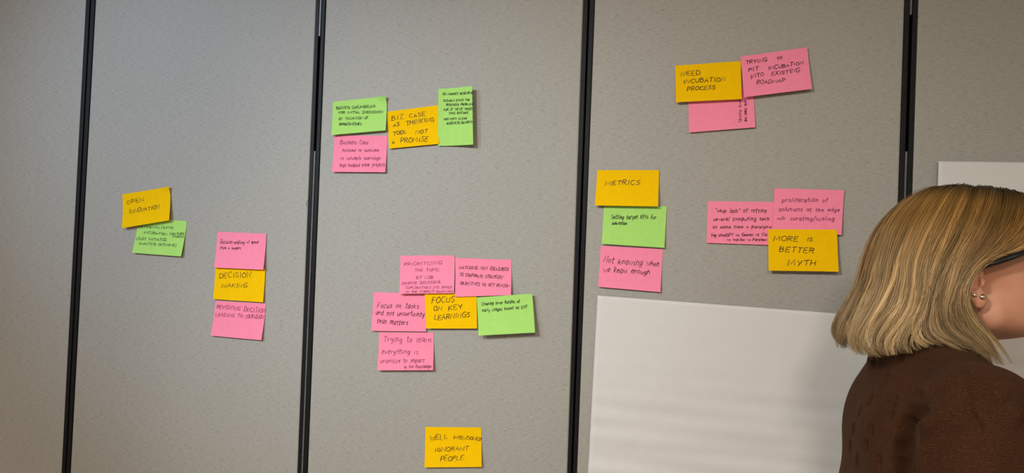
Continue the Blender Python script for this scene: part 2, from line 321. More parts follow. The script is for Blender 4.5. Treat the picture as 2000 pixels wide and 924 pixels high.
# ------------------------------------------------------------------ sticky notes
def make_note(m, ink, corners, base, curl, crop, lines, label, width=1.1, axis='v', dog=0.0, skew=0.0):
    """corners TL TR BR BL as seen; the sheet is stuck down along its top (axis v) or left (axis u) edge and springs away from the wall"""
    def off(u, v):
        s = v if axis == 'v' else u
        e = base + curl*max(0, (s-.12)/.88)**1.7
        e += dog*max(0, (u+(1-v)-1.72)/.28)**1.6 + skew*(u-.5)*s
        return max(e, base)
    cuv = [(0, 0), (1, 0), (1, 1), (0, 1)]
    W = [at(px, py, -off(*c)) for (px, py), c in zip(corners, cuv)]
    def pt(u, v, lift=0.0):
        p = (W[0]*(1-u)+W[1]*u)*(1-v)+(W[3]*(1-u)+W[2]*u)*v
        p = p.copy(); p[1] = -off(u, v)-lift; return p
    n = 16; th = 0.00022; V = []; F = []
    for lay in (0.0, -th):
        for j in range(n+1):
            for i in range(n+1): V.append(pt(i/n, j/n, -lay if lay == 0 else lay))
    N = (n+1)*(n+1)
    idx = lambda i, j, l: l*N+j*(n+1)+i
    for j in range(n):
        for i in range(n):
            F.append((idx(i, j, 0), idx(i, j+1, 0), idx(i+1, j+1, 0), idx(i+1, j, 0)))
            F.append((idx(i, j, 1), idx(i+1, j, 1), idx(i+1, j+1, 1), idx(i, j+1, 1)))
    for i in range(n):
        F += [(idx(i, 0, 0), idx(i+1, 0, 0), idx(i+1, 0, 1), idx(i, 0, 1)), (idx(i+1, n, 0), idx(i, n, 0), idx(i, n, 1), idx(i+1, n, 1)),
              (idx(0, i+1, 0), idx(0, i, 0), idx(0, i, 1), idx(0, i+1, 1)), (idx(n, i, 0), idx(n, i+1, 0), idx(n, i+1, 1), idx(n, i, 1))]
    org = pt(.5, 0)
    o = link_mesh('sticky_note', V, F, m, origin=org, smooth=False)
    tag(o, label, 'sticky note', 'handwritten sticky notes on the partition wall')
    # handwriting
    rnd = random.Random(hash(len(label)*131+int(corners[0][0])))
    ox, oy, s = crop
    A = np.array(corners, float)
    def uv(q):
        u = v = .5
        for _ in range(12):
            p = (A[0]*(1-u)+A[1]*u)*(1-v)+(A[3]*(1-u)+A[2]*u)*v
            du = (A[1]-A[0])*(1-v)+(A[2]-A[3])*v; dv = (A[3]-A[0])*(1-u)+(A[2]-A[1])*u
            r = np.linalg.solve(np.array([du, dv]).T, q-p); u += r[0]; v += r[1]
        return u, v
    V = []; F = []
    for (text, x0, y0, x1, y1, h) in lines:
        for st in lay_line(text, ox+x0/s, oy+y0/s, ox+x1/s, oy+y1/s, h/s, rnd):
            P = []
            for q in st:
                u, v = uv(q); u = min(max(u, .005), .995); v = min(max(v, .005), .995)
                P.append((u, v))
            P3 = np.array([pt(u, v, .00035) for u, v in P])
            keep = [0]+[i for i in range(1, len(P3)) if np.linalg.norm(P3[i]-P3[i-1]) > 2e-4]
            P3 = P3[keep]
            if len(P3) < 2: continue
            T = np.gradient(P3, axis=0); T /= np.linalg.norm(T, axis=1)[:, None]+1e-12
            hw = width*.00053*rnd.uniform(.85, 1.15)
            S = np.stack([-T[:, 2], np.zeros(len(T)), T[:, 0]], 1)*hw
            P3[0] -= T[0]*hw*.6; P3[-1] += T[-1]*hw*.6
            b0 = len(V)
            for p, q in zip(P3, S): V += [p-q, p+q]
            for i in range(len(P3)-1): F.append((b0+2*i, b0+2*i+2, b0+2*i+3, b0+2*i+1))
    if V:
        link_mesh('handwriting', np.array(V)-org, F, ink, o, smooth=False)
    return o

c1 = (220, 350, 5.775); c2 = (400, 440, 3.85); c3 = (630, 160, 4.863); c4 = (745, 160, 6.6); c5 = (715, 490, 3.696)
c6 = (825, 490, 5.435); c7 = (815, 820, 8.886); c8 = (1300, 80, 4.863); d1 = (1150, 320, 3.422); d2 = (1360, 350, 4.62)
B = 0.0008
# left-hand panel
make_note(M_GRN, M_INKG, [(270.6, 425.2), (365.1, 432.2), (353.3, 501), (257.6, 493.7)], B, .007, c1,
 [('EXTERNALISING', 280, 550, 680, 560, 28), ('INCUBATION', 345, 612, 612, 632, 30), ('[VENTURE', 640, 630, 805, 626, 26), ('STUDIO]', 668, 657, 800, 657, 24),
  ('[JUST INITIATED,', 262, 682, 612, 696, 32), ('AWAITING OUTCOME]', 295, 738, 715, 760, 30)],
 'green sticky note about externalising incubation, tucked under the yellow Open Innovation note', .9)
make_note(M_YEL, M_INKB, [(238.7, 379.8), (329, 364), (330, 430.5), (237.8, 445.8)], B+.0012, .009, c1,
 [('OPEN', 155, 285, 350, 243, 52), ('INNOVATION', 180, 390, 515, 328, 52)],
 'yellow sticky note reading Open Innovation', 1.15, dog=.006)
make_note(M_PNK, M_INKP, [(421, 587.5), (519.5, 593.2), (510.4, 664.7), (411.2, 655.6)], B, .006, c2,
 [('REVISITING', 88, 625, 265, 642, 32), ('DECISION', 292, 650, 455, 660, 40), ('LEADING TO', 78, 682, 285, 696, 30), ('CONFUSION', 303, 702, 440, 705, 34)],
 'pink sticky note reading Revisiting decision leading to confusion', 1.0)
make_note(M_YEL, M_INKB, [(420.8, 520), (518.2, 525), (513.8, 590.6), (416.1, 584.2)], B+.0012, .0035, c2,
 [('DECISION', 108, 397, 348, 390, 48), ('MAKING', 125, 470, 320, 467, 38)],
 'yellow sticky note reading Decision Making', 1.1)
make_note(M_PNK, M_INK, [(424.7, 452.5), (520, 456.6), (514.3, 527), (417.7, 522.6)], B+.001, .007, c2,
 [('Decision-making', 112, 138, 298, 142, 34), ('of speed', 315, 135, 400, 138, 26), ('from a leaders', 112, 180, 270, 182, 24)],
 'pink sticky note reading Decision-making of speed, stuck above the yellow Decision Making note', .8)
# second panel, upper cluster
make_note(M_PNK, M_INKP, [(653.2, 264.9), (756.5, 264.9), (752.4, 336.4), (648.1, 335.8)], B, .006, c3,
 [('Business Case', 168, 592, 435, 592, 50), ('focused on outcome', 185, 662, 535, 662, 36), ('vs valuable learnings', 165, 738, 548, 738, 38), ('that enabled other projects', 160, 808, 592, 802, 44)],
 'pink sticky note headed Business Case in thin purple writing, below a green note', .85)
make_note(M_GRN, M_INKG, [(649.9, 199), (752.3, 185.8), (753, 254.6), (646.9, 263.8)], B+.0008, .008, c3,
 [('BUSINESS CASE/MODELING', 128, 258, 492, 236, 30), ('FOR INITIAL DISCUSSION', 150, 300, 565, 289, 27), ('ON VALUATION OF', 150, 358, 430, 347, 29), ('OPPORTUNITY/IES', 155, 414, 368, 408, 30)],
 'green sticky note headed Business Case with bent top corner, left of the Biz Case note', 1.0, dog=.010)
make_note(M_YEL, M_INKB, [(755.3, 218.3), (857.5, 205.3), (857, 281), (759.8, 290.3)], B, .005, c4,
 [('BIZ', 130, 495, 290, 475, 66), ('CASE', 358, 460, 570, 438, 66), ('AS', 150, 578, 235, 560, 46), ('THINKING', 320, 560, 680, 503, 62), ('TOOL', 150, 688, 325, 662, 58), ('NOT', 440, 670, 600, 650, 58), ('A', 135, 800, 180, 787, 46), ('PROMISE', 245, 785, 605, 765, 74)],
 'yellow sticky note reading Biz case as thinking tool not a promise', 1.2)
make_note(M_GRN, M_INKG, [(856, 173.6), (922, 167.9), (924.2, 282.4), (855.3, 285)], B+.0035, .012, c4,
 [('DO MARKET RESEARCH', 790, 170, 1178, 152, 34), ('CLEARLY STATE THE', 795, 252, 1138, 243, 31), ('BUSINESS PROBLEM', 835, 305, 1178, 296, 31), ("ASK IF WE'VE TRIED", 798, 370, 1170, 360, 35), ('THIS BEFORE', 862, 414, 1120, 408, 32), ('IDENTIFY CLEAR', 800, 489, 1100, 482, 31), ('BUSINESS BENEFIT', 840, 545, 1175, 530, 34)],
 'tall green sticky note turned upright, headed Do market research', 1.0, axis='u')
# second panel, lower cluster
make_note(M_PNK, M_INK, [(729.9, 570.6), (831, 574), (832.2, 647.7), (724.5, 646.4)], B, .0045, c5,
 [('Focus on tasks', 78, 412, 380, 416, 46), ('and not uncertainty', 68, 460, 420, 476, 42), ('that matters', 75, 522, 302, 538, 42)],
 'pink sticky note reading Focus on tasks and not uncertainty that matters', 1.0)
make_note(M_YEL, M_INKB, [(829, 569), (930.5, 575), (931.7, 641.8), (832.4, 641.8)], B+.005, .003, c6,
 [('FOCUS', 100, 557, 345, 540, 72), ('ON', 118, 640, 215, 636, 54), ('KEY', 280, 642, 430, 605, 56), ('LEARNINGS', 125, 735, 505, 702, 62)],
 'yellow sticky note reading Focus on key learnings', 1.2)
make_note(M_PNK, M_INKP, [(781.8, 499.5), (887.6, 498.8), (886.6, 572.8), (779.4, 573.9)], B+.0005, .010, c5,
 [('PRIORITIZING', 272, 108, 548, 98, 27), ('THE TOPIC', 350, 150, 528, 147, 24), ('BY LOB', 360, 203, 486, 201, 26), ('[DESPITE SUCCESSFUL', 257, 245, 540, 234, 21), ('EXPLORATION] [NO SPACE', 288, 275, 622, 269, 19), ('IN THE CURRENT BACKLOG]', 288, 302, 624, 299, 17)],
 'pink sticky note headed Prioritizing the topic, above the yellow Focus note', .8)
make_note(M_PNK, M_INK, [(889.4, 503.8), (998.9, 507.5), (998, 576.5), (888.5, 580)], B, .0085, c6,
 [('MATCHING NEW IDEAS/BUS', 388, 192, 915, 212, 40), ('TO CORPORATE STRATEGY/', 392, 270, 850, 298, 37), ('OBJECTIVES TO GET REASON', 395, 357, 920, 390, 37)],
 'pink sticky note headed Matching new ideas, above the plain green note', .95)
make_note(M_GRN, M_INKG, [(930.8, 581), (1039.3, 573.7), (1044.9, 649.7), (934.5, 655.6)], B+.009, .009, c6,
 [('Creating lower hurdles at', 628, 582, 1035, 550, 42), ('early stages based on DVF', 632, 648, 1115, 612, 42)],
 'green sticky note with two small lines about lower hurdles, right of the Focus note', .95)
make_note(M_PNK, M_INKP, [(740.2, 649), (846.8, 649.6), (845.7, 723.2), (736.6, 723.5)], B, .009, c5,
 [('Trying to learn', 125, 660, 470, 660, 50), ('everything is', 110, 745, 375, 745, 44), ('prioritize to impact', 103, 810, 420, 805, 36), ('in low knowledge', 275, 848, 470, 846, 30)],
 'pink sticky note reading Trying to learn everything', .9)
make_note(M_YEL, M_INKB, [(830.8, 834), (939.4, 835.2), (940.5, 912.3), (828.7, 913.2)], B, .007, c7,
 [('WELL', 215, 368, 530, 332, 112), ('INTENTIONED', 620, 335, 1100, 368, 72), ('IGNORANT', 290, 558, 890, 532, 84), ('PEOPLE', 400, 722, 800, 702, 104)],
 'yellow sticky note reading Well intentioned ignorant people, lowest on the wall', 1.1, dog=-.0)
# third panel, top cluster
make_note(M_PNK, M_INK, [(1344, 180), (1471.5, 168), (1475.4, 248.6), (1345.7, 258.9)], B, .005, c8,
 [('MOVE THRU THE', 750, 545, 752, 768, 25), ('SAME FUNNEL', 702, 545, 698, 778, 28)],
 'pink sticky note with writing turned sideways, under the yellow Need incubation process note', .95)
make_note(M_YEL, M_INKB, [(1318.9, 128.3), (1446.8, 119), (1448.5, 193.5), (1320.2, 199.7)], B+.004, .006, c8,
 [('NEED', 145, 330, 335, 322, 46), ('INCUBATION', 170, 402, 572, 378, 46), ('PROCESS', 205, 477, 478, 452, 46)],
 'yellow sticky note reading Need incubation process', 1.15)
make_note(M_PNK, M_INK, [(1446.4, 110.4), (1576.6, 92.3), (1586.2, 173.6), (1453.8, 190)], B+.005, .006, c8,
 [('TRYING', 765, 222, 970, 190, 40), ('TO', 1060, 182, 1112, 168, 34), ('PIT', 790, 292, 890, 272, 42), ('INCUBATION', 980, 275, 1315, 218, 40), ('INTO', 810, 358, 940, 326, 40), ('EXISTING', 1008, 332, 1280, 290, 44), ('ROADMAP', 865, 412, 1140, 386, 42)],
 'pink sticky note about pitting incubation into existing roadmap, highest on the wall', 1.1)
# third panel, left column
make_note(M_PNK, M_INK, [(1173.4, 480.1), (1294.6, 486.6), (1289.7, 570.7), (1168.1, 560.2)], B, .006, d1,
 [('Not knowing', 97, 660, 360, 682, 48), ('when', 385, 680, 470, 686, 44), ('we know enough', 97, 722, 410, 740, 42)],
 'pink sticky note reading Not knowing when we know enough', 1.05)
make_note(M_GRN, M_INKG, [(1179.8, 400), (1302.2, 403.3), (1297.6, 484.2), (1175.1, 476.3)], B+.0006, .006, d1,
 [('Setting target KPIs for', 148, 366, 450, 369, 32), ('innovation', 155, 407, 255, 407, 26)],
 'green sticky note with small writing about target KPIs, below the Metrics note', 1.0)
make_note(M_YEL, M_INK, [(1166.7, 332.3), (1287.3, 332.3), (1285.3, 403.3), (1161.7, 401.2)], B+.0012, .010, d1,
 [('METRICS', 108, 144, 345, 135, 36)],
 'yellow sticky note reading Metrics', 1.2)
# third panel, right cluster
make_note(M_PNK, M_INK, [(1382.7, 392.9), (1513, 394.4), (1511, 479), (1380.1, 474.5)], B, .0035, d2,
 [('"whip lash" of vetting', 168, 302, 635, 300, 42), ('several computing tech', 155, 376, 660, 370, 38), ('at same time = paralysis', 150, 446, 680, 441, 34), ('(eg chatGPT vs Gemini vs Cla', 135, 517, 640, 512, 32), ('vs copilot vs Perplexi', 280, 555, 638, 556, 26)],
 'pink sticky note about whip lash, left of the pink proliferation note', .95)
make_note(M_PNK, M_INKP, [(1512.6, 367.7), (1649, 371.6), (1643.5, 458.7), (1509, 450)], B+.003, .0045, d2,
 [('proliferation of', 775, 205, 1190, 205, 46), ('solutions at the edge', 745, 288, 1295, 292, 40), ('w/o', 730, 365, 800, 366, 36), ('curating/scaling', 850, 368, 1250, 376, 42)],
 'pink sticky note about proliferation of solutions at the edge', .95)
make_note(M_YEL, M_INKB, [(1500.7, 447.8), (1634.9, 448.5), (1638.1, 530.7), (1501.1, 528.6)], B+.008, .006, d2,
 [('MORE', 695, 556, 925, 560, 48), ('IS', 1000, 560, 1055, 562, 42), ('BETTER', 750, 656, 1070, 666, 56), ('MYTH', 825, 778, 1085, 782, 62)],
 'yellow sticky note reading More is better myth', 1.2)

# ------------------------------------------------------------------ white flip-chart sheets
def sheet(tl, xdir, ydir, Wd, Hd, label, base, wave):
    ax = np.array([xdir[0], 0, xdir[2]]); ax /= np.linalg.norm(ax)
    ay = np.array([ydir[0], 0, ydir[2]]); ay /= np.linalg.norm(ay)
    nx, ny = 70, 130; V = []; F = []
    pr = random.Random(3); ph = [(pr.uniform(0, 6.3), pr.uniform(55, 190), pr.uniform(-14, 14), pr.uniform(.4, 1)) for _ in range(7)]
    for lay in (0, 1):
        for j in range(ny+1):
            for i in range(nx+1):
                u, v = i/nx*Wd, j/ny*Hd
                e = sum(a*math.sin(k*v+q*u+p) for p, k, q, a in ph)/4*wave*min(1, max(0, (v-.06)/.22))*(0.5+.5*min(1, v/.5))
                e += .003*(v/Hd)**2
                p = tl+ax*u+ay*v; p = np.array([p[0], -(base+max(0, e+wave*.9)+lay*.0002), p[2]]); V.append(p)
    N = (nx+1)*(ny+1); ix = lambda i, j, l: l*N+j*(nx+1)+i
    for j in range(ny):
        for i in range(nx):
            F.append((ix(i, j, 1), ix(i, j+1, 1), ix(i+1, j+1, 1), ix(i+1, j, 1))); F.append((ix(i, j, 0), ix(i+1, j, 0), ix(i+1, j+1, 0), ix(i, j+1, 0)))
    for i in range(nx):
        for j, s in ((0, 1), (ny, -1)):
            q = (ix(i, j, 0), ix(i, j, 1), ix(i+1, j, 1), ix(i+1, j, 0)); F.append(q if s > 0 else q[::-1])
    for j in range(ny):
        for i, s in ((0, -1), (nx, 1)):
            q = (ix(i, j, 0), ix(i, j, 1), ix(i, j+1, 1), ix(i, j+1, 0)); F.append(q if s > 0 else q[::-1])
    o = link_mesh('flip_chart_sheet', V, F, M_SHEET, origin=V[0])
    return tag(o, label, 'paper sheet', 'blank flip chart sheets on the wall')
a, b, c = at(1167.6, 577, -.002), at(1667.8, 614.4, -.002), at(1148.7, 924, -.002)
sheet(a, b-a, c-a, .594, .841, 'large blank white flip chart sheet below the pink Not knowing note', .0034, .0036)
a, b, c = at(1830, 316, -.002), at(2000, 318, -.002), at(1827, 356, -.002)
sheet(a, b-a, np.array([-.004, 0, -1]), .594, .841, 'blank white flip chart sheet half hidden behind the blonde person', .0078, .0018)
# loose thread on the fabric beside a joint
def tube(P, r, n=6):
    P = np.asarray(P, float); T = np.gradient(P, axis=0); T /= np.linalg.norm(T, axis=1)[:, None]+1e-12
    r = np.broadcast_to(np.asarray(r, float), (len(P),))
    ref = np.array([0, 0, 1.0]) if abs(T[0][2]) < .9 else np.array([0, 1.0, 0])
    V = []; F = []; s = np.cross(T[0], ref)
    for i in range(len(P)):
        s = s-T[i]*(s@T[i]); s /= np.linalg.norm(s)+1e-12; q = np.cross(T[i], s)
        for k in range(n):
            a_ = 2*PI*k/n; V.append(P[i]+r[i]*(math.cos(a_)*s+math.sin(a_)*q))
    for i in range(len(P)-1):
        for k in range(n): F.append((i*n+k, i*n+(k+1) % n, (i+1)*n+(k+1) % n, (i+1)*n+k))
    F.append(tuple(range(n))[::-1]); F.append(tuple((len(P)-1)*n+k for k in range(n)))
    return V, F
tp = catmull([at(x, y, -.0012) for x, y in ((607, 366), (603, 374), (605, 384), (601, 392), (598, 399), (601, 404))], 6)
V, F = tube(tp, .0003)
tag(link_mesh('loose_thread', V, F, M_SLOT, origin=tp[0]), 'loose dark thread hanging from the fabric beside the second black joint', 'thread')


# ------------------------------------------------------------------ person: surfaces grown from smoothly blended volumes
class Field:
    def __init__(s, lo, hi, h):
        s.lo = np.array(lo, float); s.h = h
        s.n = np.ceil((np.array(hi)-s.lo)/h).astype(int)+1
        s.ax = [(s.lo[i]+h*np.arange(s.n[i])).astype(np.float32) for i in range(3)]
        s.F = np.full(s.n, 0.06, np.float32)
    def box(s, lo, hi):
        a = np.clip(np.floor((np.array(lo)-s.lo)/s.h).astype(int), 0, s.n); b = np.clip(np.ceil((np.array(hi)-s.lo)/s.h).astype(int)+1, 0, s.n)
        sl = tuple(slice(a[i], b[i]) for i in range(3))
        return sl, np.meshgrid(*[s.ax[i][sl[i]] for i in range(3)], indexing='ij', sparse=True)
    def blend(s, sl, d, k, sub=False):
        f = s.F[sl]; d = d.astype(np.float32)
        if sub:
            d = -d; h = np.maximum(k-np.abs(f-d), 0)/k; s.F[sl] = np.maximum(f, d)+h*h*k*.25
        else:
            h = np.maximum(k-np.abs(f-d), 0)/k; s.F[sl] = np.minimum(f, d)-h*h*k*.25
    def cone(s, a, b, ra, rb, k=.02, sub=False, sc=(1, 1, 1)):
        """tapered limb from a to b; sc squashes its section"""
        a = np.array(a, float); b = np.array(b, float); sc = np.array(sc, float); R = max(ra, rb)/sc.min()+k+.02
        sl, (X, Y, Z) = s.box(np.minimum(a, b)-R, np.maximum(a, b)+R)
        if 0 in s.F[sl].shape: return
        d = (b-a)*sc; L = float(d@d)+1e-12
        x, y, z = (X-a[0])*sc[0], (Y-a[1])*sc[1], (Z-a[2])*sc[2]
        t = np.clip((x*d[0]+y*d[1]+z*d[2])/L, 0, 1)
        r = np.sqrt((x-t*d[0])**2+(y-t*d[1])**2+(z-t*d[2])**2)
        s.blend(sl, r-(ra+(rb-ra)*t), k, sub)
    def ell(s, c, r, k=.02, sub=False, rot=None):
        c = np.array(c, float); r = np.array(r, float); R = r.max()+k+.02
        sl, (X, Y, Z) = s.box(c-R, c+R)
        if 0 in s.F[sl].shape: return
        x, y, z = X-c[0], Y-c[1], Z-c[2]
        if rot is not None:
            M = np.array(rot)
            x, y, z = (M[i, 0]*x+M[i, 1]*y+M[i, 2]*z for i in range(3))
        k0 = np.sqrt((x/r[0])**2+(y/r[1])**2+(z/r[2])**2); k1 = np.sqrt((x/r[0]**2)**2+(y/r[1]**2)**2+(z/r[2]**2)**2)+1e-9
        s.blend(sl, k0*(k0-1)/k1, k, sub)
    def cut(s, p, nrm):
        """keep the side behind the plane through p with outward normal nrm"""
        nrm = np.array(nrm, float)/np.linalg.norm(nrm)
        X, Y, Z = np.meshgrid(*s.ax, indexing='ij', sparse=True)
        s.F = np.maximum(s.F, ((X-p[0])*nrm[0]+(Y-p[1])*nrm[1]+(Z-p[2])*nrm[2]).astype(np.float32))
    def mesh(s):
        """surface nets"""
        F = s.F; S = F < 0; n = s.n
        acc = np.zeros((n[0]-1, n[1]-1, n[2]-1, 3), np.float32); cnt = np.zeros((n[0]-1, n[1]-1, n[2]-1), np.int8)
        c8 = [(i, j, k) for i in (0, 1) for j in (0, 1) for k in (0, 1)]
        sub = lambda A, o: A[o[0]:n[0]-1+o[0], o[1]:n[1]-1+o[1], o[2]:n[2]-1+o[2]]
        m = sum(sub(S, o).astype(np.int8) for o in c8); act = (m > 0) & (m < 8); I = np.argwhere(act)
        P = np.zeros((len(I), 3)); K = np.zeros(len(I))
        for o in c8:
            for a in range(3):
                if o[a]: continue
                q = list(o); q[a] = 1
                f0 = F[tuple((I+o).T)]; f1 = F[tuple((I+q).T)]; x = (f0 < 0) != (f1 < 0)
                t = np.where(x, f0/np.where(x, f0-f1, 1), 0)
                v = np.tile(np.array(o, float), (len(I), 1)); v[:, a] += t
                P[x] += v[x]; K[x] += 1
        P = s.lo+s.h*(I+P/K[:, None])
        idx = np.full(act.shape, -1, np.int64); idx[tuple(I.T)] = np.arange(len(I)); quads = []
        for a in range(3):
            b, c = (a+1) % 3, (a+2) % 3
            lo = [slice(None)]*3; hi = [slice(None)]*3; lo[a] = slice(0, n[a]-1); hi[a] = slice(1, n[a])
            x = S[tuple(lo)] != S[tuple(hi)]; E = np.argwhere(x)
            E = E[(E[:, b] > 0) & (E[:, c] > 0) & (E[:, b] < n[b]-1) & (E[:, c] < n[c]-1)]
            ins = S[tuple(E.T)]
            q = []
            for db, dc in ((1, 1), (0, 1), (0, 0), (1, 0)):
                e = E.copy(); e[:, b] -= db; e[:, c] -= dc; q.append(idx[tuple(e.T)])
            Q = np.stack(q, 1); Q[~ins] = Q[~ins][:, ::-1]; quads.append(Q)
        return P, np.vstack(quads)
def relax(P, Q, it, lam=.5):
    E = np.vstack([Q[:, [0, 1]], Q[:, [1, 2]], Q[:, [2, 3]], Q[:, [3, 0]]])
    for _ in range(it):
        A = np.zeros_like(P); N = np.zeros(len(P))
        for i in range(3): A[:, i] = np.bincount(E[:, 0], P[E[:, 1], i], len(P))+np.bincount(E[:, 1], P[E[:, 0], i], len(P))
        N = np.bincount(E[:, 0], minlength=len(P))+np.bincount(E[:, 1], minlength=len(P))
        P = P+lam*(A/np.maximum(N, 1)[:, None]-P)
    return P
def vnormals(P, Q):
    fn = np.cross(P[Q[:, 2]]-P[Q[:, 0]], P[Q[:, 3]]-P[Q[:, 1]]); N = np.zeros_like(P)
    for k in range(4):
        for i in range(3): N[:, i] += np.bincount(Q[:, k], fn[:, i], len(P))
    return N/(np.linalg.norm(N, axis=1)[:, None]+1e-12)

YC = -0.33                                           # the person's middle plane, a third of a metre off the wall
EX, EZ = 1.776, 1.495                                # ear canal
BASE = np.array([1.745, YC, 0.0])
TILT = math.radians(19)                              # she looks up at the notes
def pp(f, s, z):
    """forward, toward the wall, up; from between the ears, turned with the raised head"""
    return (EX+f*math.cos(TILT)-z*math.sin(TILT), YC+s, EZ+z*math.cos(TILT)+f*math.sin(TILT))

# materials of the person
def m_skin():
    m = mat('skin', (0.50, 0.235, 0.155), 0.5, 0.4); n, l, b = nodes(m)
    t = noise(m, mapping(m, (28,)*3), 1.0, 3, 0.6)
    r = ramp(m, t.outputs['Fac'], [(0.3, (0.55, 0.245, 0.145)), (0.7, (0.61, 0.30, 0.19))]); l.new(r.outputs[0], b.inputs['Base Color'])
    b.inputs['Subsurface Weight'].default_value = 0.12; b.inputs['Subsurface Radius'].default_value = (1, .35, .2); b.inputs['Subsurface Scale'].default_value = 0.004
    t2 = noise(m, mapping(m, (900,)*3), 1.0, 2, 0.5); bump(m, t2.outputs['Fac'], 0.12, 0.0004); return m
M_SKIN = m_skin()
def m_knit():
    m = mat('brown_knit', (0.05, 0.02, 0.009), 0.9, 0.12); n, l, b = nodes(m)
    t = noise(m, mapping(m, (520, 520, 700)), 1.0, 3, 0.65); t2 = noise(m, mapping(m, (16,)*3), 1.0, 3, 0.6)
    wv = n.new('ShaderNodeTexWave'); wv.wave_type = 'BANDS'; wv.bands_direction = 'Z'; wv.inputs['Scale'].default_value = 1.0; wv.inputs['Distortion'].default_value = 2.5; wv.inputs['Detail Scale'].default_value = 3
    l.new(mapping(m, (60, 60, 95)).outputs['Vector'], wv.inputs['Vector'])
    r = ramp(m, t.outputs['Fac'], [(0.28, (0.030, 0.0115, 0.005)), (0.55, (0.052, 0.0205, 0.0085)), (0.80, (0.100, 0.044, 0.020))])
    r2 = ramp(m, t2.outputs['Fac'], [(0.35, (0.85, 0.85, 0.85)), (0.65, (1.12, 1.08, 1.05))])
    c = mixc(m, 1.0, r.outputs[0], r2.outputs[0], 'MULTIPLY'); l.new(c, b.inputs['Base Color'])
    a = n.new('ShaderNodeMath'); a.operation = 'MULTIPLY_ADD'; l.new(wv.outputs['Fac'], a.inputs[0]); a.inputs[1].default_value = 0.35; l.new(t.outputs['Fac'], a.inputs[2])
    bump(m, a.outputs[0], 0.6, 0.002)
    b.inputs['Sheen Weight'].default_value = 0.08; b.inputs['Sheen Roughness'].default_value = 0.5; b.inputs['Sheen Tint'].default_value = (0.5, 0.3, 0.2, 1); return m
M_KNIT = m_knit()
M_DENIM = m_speck('dark_trousers', (0.02, 0.022, 0.03), 0.8, 200, 0.3)
M_SHOE = mat('black_leather', (0.015, 0.014, 0.014), 0.4, 0.4)
M_GLASSES = mat('black_plastic', (0.012, 0.011, 0.013), 0.22, 0.5)
M_STUD = mat('polished_metal', (0.95, 0.82, 0.72), 0.12, 0.5, 1.0)
M_EYE = mat('eye_white', (0.75, 0.72, 0.70), 0.2); M_IRIS = mat('eye_iris', (0.05, 0.07, 0.09), 0.2)
M_BROW = mat('eyebrow_hair', (0.13, 0.075, 0.035), 0.7)

# ---- body: one skin surface, head to ankles
SHO = [(1.748, YC-.168, 1.335), (1.778, YC+.160, 1.322)]
ELB = [(1.748, YC-.235, 1.07), (1.785, YC+.20, 1.07)]
WRI = [(1.955, YC-.17, .985), (1.955, YC+.10, .985)]
def arm_axes(i):
    d = np.array(WRI[i])-np.array(ELB[i]); return d/np.linalg.norm(d)
f = Field((1.50, YC-.36, -.01), (2.20, YC+.30, 1.66), .0034)
# head
f.ell(pp(.014, 0, .048), (.094, .073, .085), .02)
f.ell(pp(.045, 0, -.005), (.050, .060, .080), .03)
for s in (-1, 1):
    f.cone(pp(.012, s*.052, -.045), pp(.092, s*.014, -.070), .020, .017, .03)      # jaw
    f.ell(pp(.062, s*.036, -.022), (.026, .026, .028), .02)                          # cheek
    f.cone(pp(.088, s*.010, .032), pp(.070, s*.046, .034), .010, .009, .016)         # brow ridge
f.ell(pp(.096, 0, -.072), (.012, .017, .013), .018)                                  # chin
f.ell(pp(.050, 0, -.055), (.045, .040, .030), .03)                                   # under the jaw
f.cone(pp(.092, 0, .022), pp(.113, 0, -.018), .0075, .0095, .012)                    # nose
for s in (-1, 1):
    f.ell(pp(.104, s*.0115, -.021), (.009, .007, .007), .006)
    f.ell(pp(.102, s*.031, .012), (.015, .015, .012), .012, sub=True)                # eye sockets
f.ell(pp(.098, 0, -.041), (.009, .022, .0055), .005); f.ell(pp(.096, 0, -.051), (.009, .019, .006), .005)
